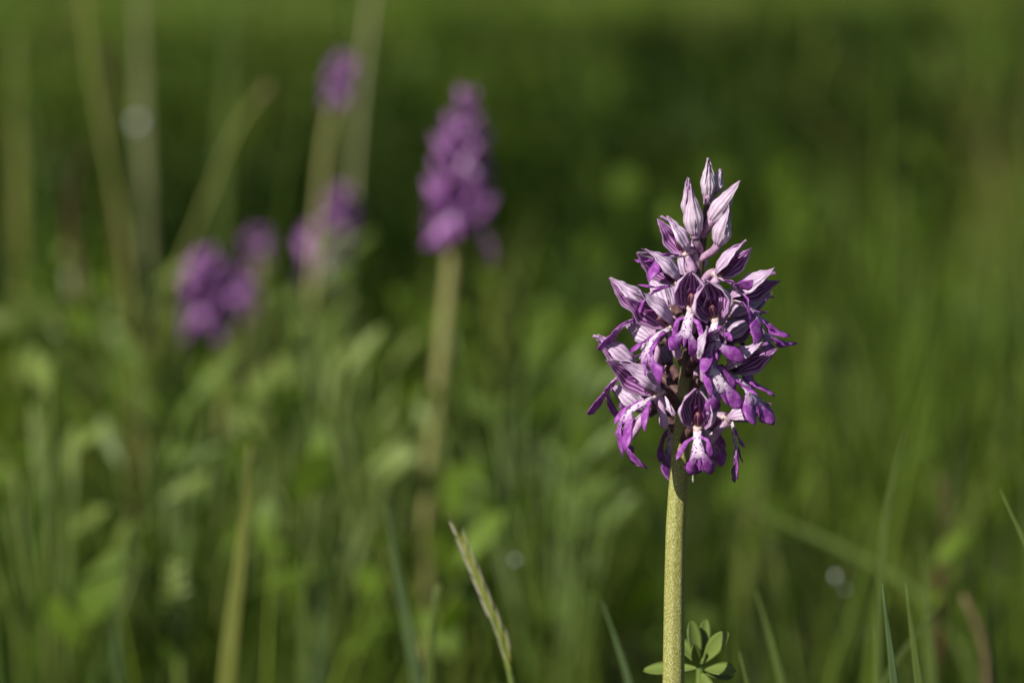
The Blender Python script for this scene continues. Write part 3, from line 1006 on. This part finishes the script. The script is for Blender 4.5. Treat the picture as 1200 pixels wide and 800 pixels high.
far_orchid([(550, 108), (544, 180), (534, 270), (520, 400), (508, 520), (500, 600)], 1.12, 160, 36, "tall tapering purple orchid spike, blurred, alone on a thick pale stem", 0.98, 2.7, 0.2)
far_orchid([(402, 220), (390, 265), (376, 325), (366, 400), (360, 470)], 1.36, 95, 24, "blurred dull purple orchid crossed in front by a thin green stem", 1.02)
far_orchid([(242, 300), (244, 335), (250, 385), (262, 450)], 1.30, 75, 24, "dark violet blurred orchid low beside a leaning stem with a seed head", 1.05)
far_orchid([(287, 318), (284, 340), (284, 376), (290, 450)], 1.45, 42, 12, "pale lilac blurred orchid touching the dark violet orchid", 0.80)
far_orchid([(304, 272), (303, 295), (306, 340), (312, 430)], 1.45, 28, 7, "small faint lilac blurred orchid between two larger purple ones", 0.60)
far_orchid([(405, 70), (402, 98), (386, 132), (375, 230), (367, 330), (360, 440)], 1.34, 44, 13, "short purple orchid head held highest on a slender curved stem", 0.72, 1.6, 0.0)

# ------------------------------------------------------------------ single grass blades and stems
def blade(line, d, w, mat, label, cat="grass blade", name="grass_stalk", tip=0.06, n=48, fold=0.30, dend=None, group="single grass blades and stems", const=False):
    """a grass blade with lens-shaped section; line: pixels from tip down; d: depth (or depth at the tip, dend at the foot)"""
    if dend is None: dend = d
    m = len(line) - 1
    pts = [at(x, y, d + (dend - d) * i / m) for i, (x, y) in enumerate(line)]
    last, prev = pts[-1], pts[-2]
    if last.z > 0.015:
        dirx = (last - prev); dirx = dirx / max(1e-6, abs(dirx.z)) * 0.35
        pts.append(Vector((last.x + dirx.x * last.z * 0.6, last.y + dirx.y * last.z * 0.6, last.z * 0.45)))
        pts.append(Vector((last.x + dirx.x * last.z * 0.8, last.y + dirx.y * last.z * 0.8, -0.012)))
    pts = resample(pts, n)
    root = Vector((pts[-1].x, pts[-1].y, 0))
    mb = MB()
    rows = []
    k = 8
    L = 0
    for i, p in enumerate(pts):
        t = (pts[min(i + 1, n)] - pts[max(i - 1, 0)]).normalized()
        x = Vector((1, 0.35, 0)); x = (x - t * x.dot(t)).normalized(); y = t.cross(x)
        u = i / n
        if i: L += (p - pts[i - 1]).length
        ww = w * mm * 0.5 * (max(tip, min(1, (L / (0.012 * w)) ** 0.7)) if not const else 0.8 + 0.2 * u)
        row = []
        for j in range(k):
            a = 2 * math.pi * j / k
            c, s_ = math.cos(a), math.sin(a)
            row.append((p - root + x * (c * ww) + y * (s_ * max(0.00012, ww * (0.9 if const else 0.14)) + (0 if const else fold * abs(c) * ww)), (L * 1000, c * w * .5), 0))
        rows.append(row)
    b = mb.grid(rows, 0, close=True)
    mb.ngon([b + j for j in range(k)][::-1]); mb.ngon([b + n * k + j for j in range(k)])
    o = mb.build(name, mat)
    o.location = root
    return tag(o, label, cat, group)


# in front of / near the orchid's distance, right side
blade([(1063, 498), (1048, 545), (1037, 590), (1031, 660), (1028, 800)], 0.72, 2.0, M['g_mid'], "long thin grass blade curving up and over to the right, tallest of its clump")
blade([(1034, 684), (1040, 740), (1050, 805)], 0.625, 2.6, M['g_blue'], "blue-green upright blade at the foot of the long curved blade")
blade([(1061, 682), (1067, 740), (1079, 805)], 0.635, 2.4, M['g_mid'], "short upright green blade with a sharp tip beside the blue-green one")
blade([(1081, 628), (1086, 700), (1092, 800)], 0.78, 4.2, M['g_mid'], "broad pale green blade below the rusty brown stalk")
blade([(1104, 708), (1080, 735), (1052, 765), (1030, 800)], 0.71, 2.6, M['g_mid'], "green blade leaning to the right across two upright blades")
blade([(1158, 706), (1161, 750), (1166, 805)], 0.71, 2.8, M['g_mid'], "upright green blade touching a pale brown leaf scrap")
blade([(1128, 698), (1138, 712), (1152, 740), (1158, 800)], 0.86, 3.6, M['g_straw'], "withered pale brown leaf bent among green blades", "dry leaf", "dry_leaf", tip=0.5)
blade([(1172, 573), (1182, 595), (1200, 630), (1230, 700)], 0.65, 1.6, M['g_mid'], "thin dark blade with a bright tip slanting down to the right")
blade([(1104, 560), (1110, 620), (1100, 660), (1098, 720)], 1.00, 5.0, M['g_brown'], "rusty brown dead stalk standing behind the broad pale blade", "dry stalk", "dry_stalk", tip=0.5)
blade([(886, 692), (900, 740), (920, 805)], 0.71, 3.0, M['g_mid'], "blurred grass blade leaning left, rising near the leafy sprig")
blade([(865, 586), (940, 622), (1010, 652), (1075, 690), (1130, 760)], 0.98, 3.0, M['g_mid'], "long grey-green blade lying almost flat behind the orchid stem")
blade([(706, 704), (720, 745), (742, 805)], 0.69, 2.6, M['g_blue'], "short bluish blade leaning left beside the sharp orchid's stem")
blade([(866, 762), (872, 780), (880, 805)], 0.66, 2.0, M['g_mid'], "small narrow blade poking up beside the leafy sprig")
blade([(1196, 540), (1205, 600), (1215, 700)], 0.95, 4, M['g_mid'], "soft green blade just past the thin dark slanting blade")
# left and middle
blade([(452, 590), (462, 650), (476, 730), (492, 805)], 0.77, 3.4, M['g_blue'], "bluish blurred blade leaning left, behind the small club-tipped blade")
blade([(514, 684), (507, 710), (503, 760), (502, 805)], 0.73, 3.2, M['g_mid'], "small club-tipped green blade beside the seeding grass spike", tip=0.55)
blade([(293, 520), (290, 560), (285, 630), (276, 700), (264, 805)], 0.80, 5.0, M['g_yel'], "thick pale green stem rising in the lower grass, thinning to a dull tip", "plant stem", "plant_stem", tip=0.16)
blade([(306, 376), (302, 430), (298, 500), (296, 560)], 1.22, 7.0, M['g_mid'], "pale blurred leaf upright behind the thick pale stem", tip=0.5)
blade([(356, 640), (356, 720), (356, 805)], 0.88, 3.2, M['g_mid'], "straight green blade in shade right of the thick pale stem")
blade([(380, 660), (376, 740), (372, 805)], 0.92, 3.6, M['g_blue'], "dim bluish blade next to the straight shaded blade")
blade([(134, 676), (136, 740), (138, 805)], 0.90, 3.0, M['g_blue'], "short pale bluish blade standing apart near the serrated sprig")
# tall blurred stems on the left
blade([(18, 40), (20, 140), (22, 260), (20, 400), (18, 520)], 1.55, 7.0, M['g_yel'], "wide straight yellow-green leaf standing upright past the other stems", tip=0.5)
blade([(96, -30), (104, 70), (120, 150), (138, 240), (152, 330), (158, 420)], 1.30, 2.8, M['g_yel'], "tall yellow-green stem bending gently near a dark round-headed stalk", "plant stem", "plant_stem", const=True)
blade([(162, -30), (164, 60), (166, 160), (172, 260), (176, 400)], 1.62, 6.0, M['g_pale'], "broad pale green leaf with a painted glint bead on it", tip=0.6)
straw_stem = blade([(312, 106), (300, 110), (286, 124), (268, 170), (240, 240), (216, 300), (194, 350), (176, 420)], 1.28, 2.2, M['g_yel'], "leaning yellowish stem carrying a small seed head", "plant stem", "plant_stem", const=True)
blade([(440, -30), (430, 50), (420, 130), (414, 220), (408, 320)], 1.50, 4.0, M['g_pale'], "pale upright stem close behind the highest purple orchid head", "plant stem", "plant_stem", const=True)
blade([(272, 20), (268, 90), (262, 160), (258, 260)], 1.7, 6.5, M['g_mid'], "blurred green leaf upright behind the leaning yellowish stem", tip=0.4)
blade([(102, 165), (88, 195), (78, 240), (84, 300), (92, 360), (98, 430)], 1.36, 4.0, M['g_brown'], "thin brown withered stem arching beside the bending yellow-green stem", "dry stalk", "dry_stalk", tip=0.4)
bead_stalk = blade([(125, 60), (124, 120), (128, 180), (140, 300), (150, 420)], 1.33, 2.6, M['g_brown'], "slender dark stalk topped by a tiny round head", "dry stalk", "dry_stalk", const=True)


def seed_head(stem, px, py, d, rx, rz, mat, nb=7):
    """a small head of overlapping scales, part of the stem that carries it"""
    c = at(px, py, d) - stem.location - Vector((0, 0, rz * mm))
    hd = MB()
    hd.tube([c + Vector((0, 0, t * rz * mm)) for t in (-.2, .2, .9, 1.5, 1.8)], [x * rx * mm for x in (.2, .45, .5, .35, .1)], 8)
    head = hd.build("seed_head", mat, stem)
    for i in range(nb):
        a = i * 2.4; h = (i + .5) / nb
        mb = MB()
        base = Vector((math.cos(a) * rx * .25, math.sin(a) * rx * .25, rz * 2 * h * 0.7))
        dr = Vector((math.cos(a) * .55, math.sin(a) * .55, .8)).normalized()
        ln = rz * 0.9
        mb.tube([c + (base + dr * (ln * t)) * mm for t in (0, .3, .7, 1)], [x * rx * mm for x in (.25, .42, .35, .05)], 7, flat=.6)
        mb.build("scale", mat, head)


seed_head(straw_stem, 312, 106, 1.28, 2.8, 2.8, M['g_straw'])
seed_head(bead_stalk, 125, 60, 1.33, 2.6, 2.4, M['g_brown'])


def grass_spike():
    """narrow flowering grass spike with overlapping spikelets, left of the orchid stem"""
    line = [(543, 636), (557, 670), (574, 712), (592, 756), (606, 805)]
    d = 0.655
    pts = stem_points(line, d, 0.004)
    sp = resample(pts, 60)
    root = empty("grass_spike", (sp[-1].x, sp[-1].y, 0)); o0 = root.location.copy()
    tag(root, "narrow grass spike with silvery-edged spikelets leaning left, nearly sharp", "grass spike", "single grass blades and stems")
    mb = MB()
    mb.tube([p - o0 for p in sp], [0.5 * mm + 0.5 * mm * min(1, i / 12) for i in range(len(sp))], 8)
    mb.build("stem", M['g_mid'], root)
    # awn at the very tip
    tip = at(541, 632, d); tip2 = at(524, 600, d - .004)
    mb = MB(); mb.tube([tip - o0, (tip.lerp(tip2, .5)) - o0, tip2 - o0], [.22 * mm, .14 * mm, .05 * mm], 6)
    mb.build("awn", M['g_straw'], root)
    path = resample([at(x, y, d) for x, y in line], 30)
    nsp = 13
    for i in range(nsp):
        f = i / nsp * 29
        k = int(f); p = path[k].lerp(path[k + 1], f - k)
        t = (path[k] - path[k + 1]).normalized()
        sd = 1 if i % 2 else -1
        side = Vector((sd * 0.9, -0.4, 0.1))
        dr = (t + side * 0.07).normalized()
        b0 = p + side * 0.35 * mm - o0
        ln = 7.2 * mm * (0.7 + 0.3 * min(1, i / 4))
        mb = MB()
        mb.tube([b0 + dr * (ln * q) for q in (-.1, .15, .45, .75, 1.0)], [x * mm for x in (.30, .55, .58, .38, .05)], 8, flat=.7)
        s_ = mb.build("spikelet", M['g_yel'], root)
        mb = MB()
        o_ = side * 0.52 * mm
        mb.tube([b0 + o_ + dr * (ln * q) for q in (.25, .5, .8, 1.12)], [x * mm for x in (.12, .32, .25, .03)], 6, flat=.5)
        mb.build("husk", M['husk'], s_)


grass_spike()


def leaf_mesh(mb, base, dr, nrm, L, W, mat=0, curl=0.15, nu=10, nv=6):
    dr = dr.normalized(); sd = dr.cross(nrm).normalized(); nrm = sd.cross(dr).normalized()
    sh = []
    for k in (0, 1):
        rows = []
        for i in range(nu + 1):
            u = i / nu
            w = W * (math.sin(math.pi * min(1, u * .94 + .03)) ** 0.75) * (0.55 + 0.6 * u)
            row = []
            for j in range(nv + 1):
                v = -1 + 2 * j / nv
                p = base + dr * (L * (u - curl * .4 * u ** 3)) + sd * (v * w) + nrm * (curl * L * (-u * u) + 0.28 * w * v * v - k * 0.00025)
                row.append((p, (u * 10, v * 3), 0))
            rows.append(row)
        sh.append(rows)
    b0 = mb.grid(sh[0], mat); b1 = mb.grid(sh[1], mat, flip=True)
    n = nv + 1
    for i in range(nu):
        p, q = i * n, (i + 1) * n
        mb.ngon((b0 + p, b0 + q, b1 + q, b1 + p), mat); mb.ngon((b0 + p + nv, b1 + p + nv, b1 + q + nv, b0 + q + nv), mat)


def leafy_sprig():
    """small whorled herb right behind the orchid stem"""
    d = 0.625
    c = at(820, 782, d)
    root = empty("leafy_sprig", (c.x, c.y, 0)); o0 = root.location.copy()
    tag(root, "small leafy green sprig with oblong leaves behind the orchid's stem", "plant")
    mb = MB(); mb.tube([Vector((0.002, 0, -.01)), Vector((.001, 0, .08)), Vector((0, 0, c.z * .8)), c - o0], [1.1 * mm, 1.0 * mm, .9 * mm, .8 * mm], 8)
    mb.build("stem", M['herb'], root)
    k = 0.0003 * d
    # leaf: tip pixel offsets from the whorl centre, depth push, width mm
    for bx, by, tx, ty, dz, w, nz in ((-2, -4, -9, -52, 0.002, 2.3, (0.5, -1, .1)), (4, -6, 27, -46, -.003, 2.3, (-.5, -1, .35)), (2, -4, 33, -38, .004, 2.0, (-.3, -1, .5)),
                                      (0, -5, 8, -46, .006, 2.0, (0.2, -1, .2)), (6, 2, 38, -4, -.004, 2.4, (0, -.7, 1)), (4, 6, 40, 12, .003, 2.4, (0, -.8, .9)),
                                      (-4, 0, -60, 12, .006, 2.6, (0, -.6, 1)), (-4, -6, -30, -28, .012, 2.4, (.4, -1, .5)), (0, 4, 10, 26, -.006, 2.2, (0, -1, .6)),
                                      (-3, 0, -6, -30, -.004, 1.6, (.2, -1, .3))):
        b = c + Vector((bx * k, 0, -by * k)); t = c + Vector((tx * k, dz, -ty * k))
        mb = MB()
        leaf_mesh(mb, b - o0, t - b, Vector(nz).normalized(), (t - b).length * 1.04, w * 0.5 * mm * 1.8, curl=random.Random(tx).uniform(-.12, .18))
        mb.build("leaf", M['herb2'], root)


leafy_sprig()


def serrated_sprig():
    """blurred upright herb with short paired leaves at lower left"""
    d = 0.95
    line = [(204, 656), (206, 700), (209, 750), (212, 805)]
    pts = resample(stem_points(line, d), 16)
    root = empty("meadow_sprig", (pts[-1].x, pts[-1].y, 0)); o0 = root.location.copy()
    tag(root, "upright blurred green sprig with short side leaves in the lower grass", "plant")
    mb = MB(); mb.tube([p - o0 for p in pts], [1.0 * mm + 0.6 * mm * min(1, i / 8) for i in range(17)], 8); mb.build("stem", M['herb2'], root)
    path = resample([at(x, y, d) for x, y in line], 20)
    for i in range(12):
        p = path[1 + i]; sd = 1 if i % 2 else -1
        mb = MB()
        leaf_mesh(mb, p - o0, Vector((sd * .8, -.3 + .1 * (i % 3), .75)), Vector((-sd * .5, -.8, .6)), (4.5 + .3 * i) * mm, 1.5 * mm)
        mb.build("leaf", M['herb2'], root)


serrated_sprig()


def broad_herb(px, py, d, n, L, label, seed, mat='herb2', r=1.0):
    """low bushy herb: a bunch of stalked oval leaves"""
    rnd = random.Random(seed)
    c = at(px, py, d)
    root = empty("broadleaf_herb", (c.x, c.y, 0))
    tag(root, label, "plant", "broad-leaved herbs in the meadow")
    for i in range(n):
        a = rnd.uniform(0, 6.28); rr = rnd.uniform(0.1, 1) * r * L * 2.2
        top = Vector((math.cos(a) * rr, math.sin(a) * rr, c.z + rnd.uniform(-1.0, .6) * L * 2.2))
        mb = MB()
        mb.tube([Vector((math.cos(a) * .004, math.sin(a) * .004, -.01)), Vector((top.x * .4, top.y * .4, top.z * .6)), top], [1.0 * mm, .9 * mm, .7 * mm], 6)
        leaf_mesh(mb, top, Vector((math.cos(a), math.sin(a), rnd.uniform(.5, 1.8))), Vector((-.5, -.6, .6)), L * rnd.uniform(.8, 1.3), L * .19, curl=rnd.uniform(0, .3))
        mb.build("leaf", M[mat], root)


broad_herb(340, 335, 1.30, 9, .020, "bushy bright green herb just below the dull purple orchid", 1, 'herb')
broad_herb(150, 395, 1.45, 14, .024, "rounded green herb below the bending yellow-green stem", 2)
broad_herb(60, 520, 1.05, 14, .020, "leafy pale herb left of the thick pale stem, near the meadow floor", 3)
broad_herb(190, 500, 1.10, 14, .019, "leafy herb in the gap between two tufts under the violet orchid", 4, 'herb')
broad_herb(345, 500, 1.10, 13, .018, "pale leafy herb beside the top of the thick pale stem", 5)
broad_herb(600, 470, 1.15, 14, .018, "soft green herb right of the tall tapering orchid's stem", 6, 'herb')
broad_herb(430, 440, 1.25, 14, .020, "bright leafy herb left of the tall tapering orchid's stem", 7)
broad_herb(655, 540, 1.05, 12, .016, "low green herb between the tapering orchid and the sharp orchid stem", 8, 'herb')


# beads painted pale in place of light glints; they blur into discs
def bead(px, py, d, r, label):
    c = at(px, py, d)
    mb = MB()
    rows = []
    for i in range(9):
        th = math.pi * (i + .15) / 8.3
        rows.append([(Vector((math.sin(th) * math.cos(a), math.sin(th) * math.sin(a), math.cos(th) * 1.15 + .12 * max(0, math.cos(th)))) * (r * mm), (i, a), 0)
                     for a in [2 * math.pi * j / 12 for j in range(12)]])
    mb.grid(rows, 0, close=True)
    o = mb.build("glint_bead", M['glint'])
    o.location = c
    return tag(o, label, "glint bead", "beads painted as glints on the grass")


bead(604, 656, 0.93, .75, "pale bead painted as a glint between the grass spike and orchid stem")
bead(979, 675, 0.93, .85, "brightest pale bead painted as a glint above the faint one, behind the leafy sprig's right")
bead(990, 690, 0.95, .5, "faint bead painted as a glint, tucked under the brightest one")
bead(1018, 741, 0.90, .5, "faint low bead painted as a glint, left of the blue-green upright blade")
bead(162, 145, 1.60, 2.8, "pale bead painted as a glint on the broad pale green leaf")


def hanging_seed():
    """tiny pale seed caught on a spider thread right of the stem"""
    top = at(818, 540, 0.604); c = at(812, 562, 0.604)
    mb = MB()
    mb.tube([c + Vector((0, 0, x * mm)) for x in (1.0, .5, 0, -.5, -.8)], [x * mm for x in (.10, .16, .30, .34, .08)], 8)
    o = mb.build("seed", M['husk'])
    mb = MB(); mb.tube([c + Vector((0, 0, .9 * mm)), top], [.02 * mm, .02 * mm], 4)
    mb.build("thread", M['husk'], o)
    tag(o, "tiny pale seed hanging on a thread beside the orchid stem", "seed")


hanging_seed()
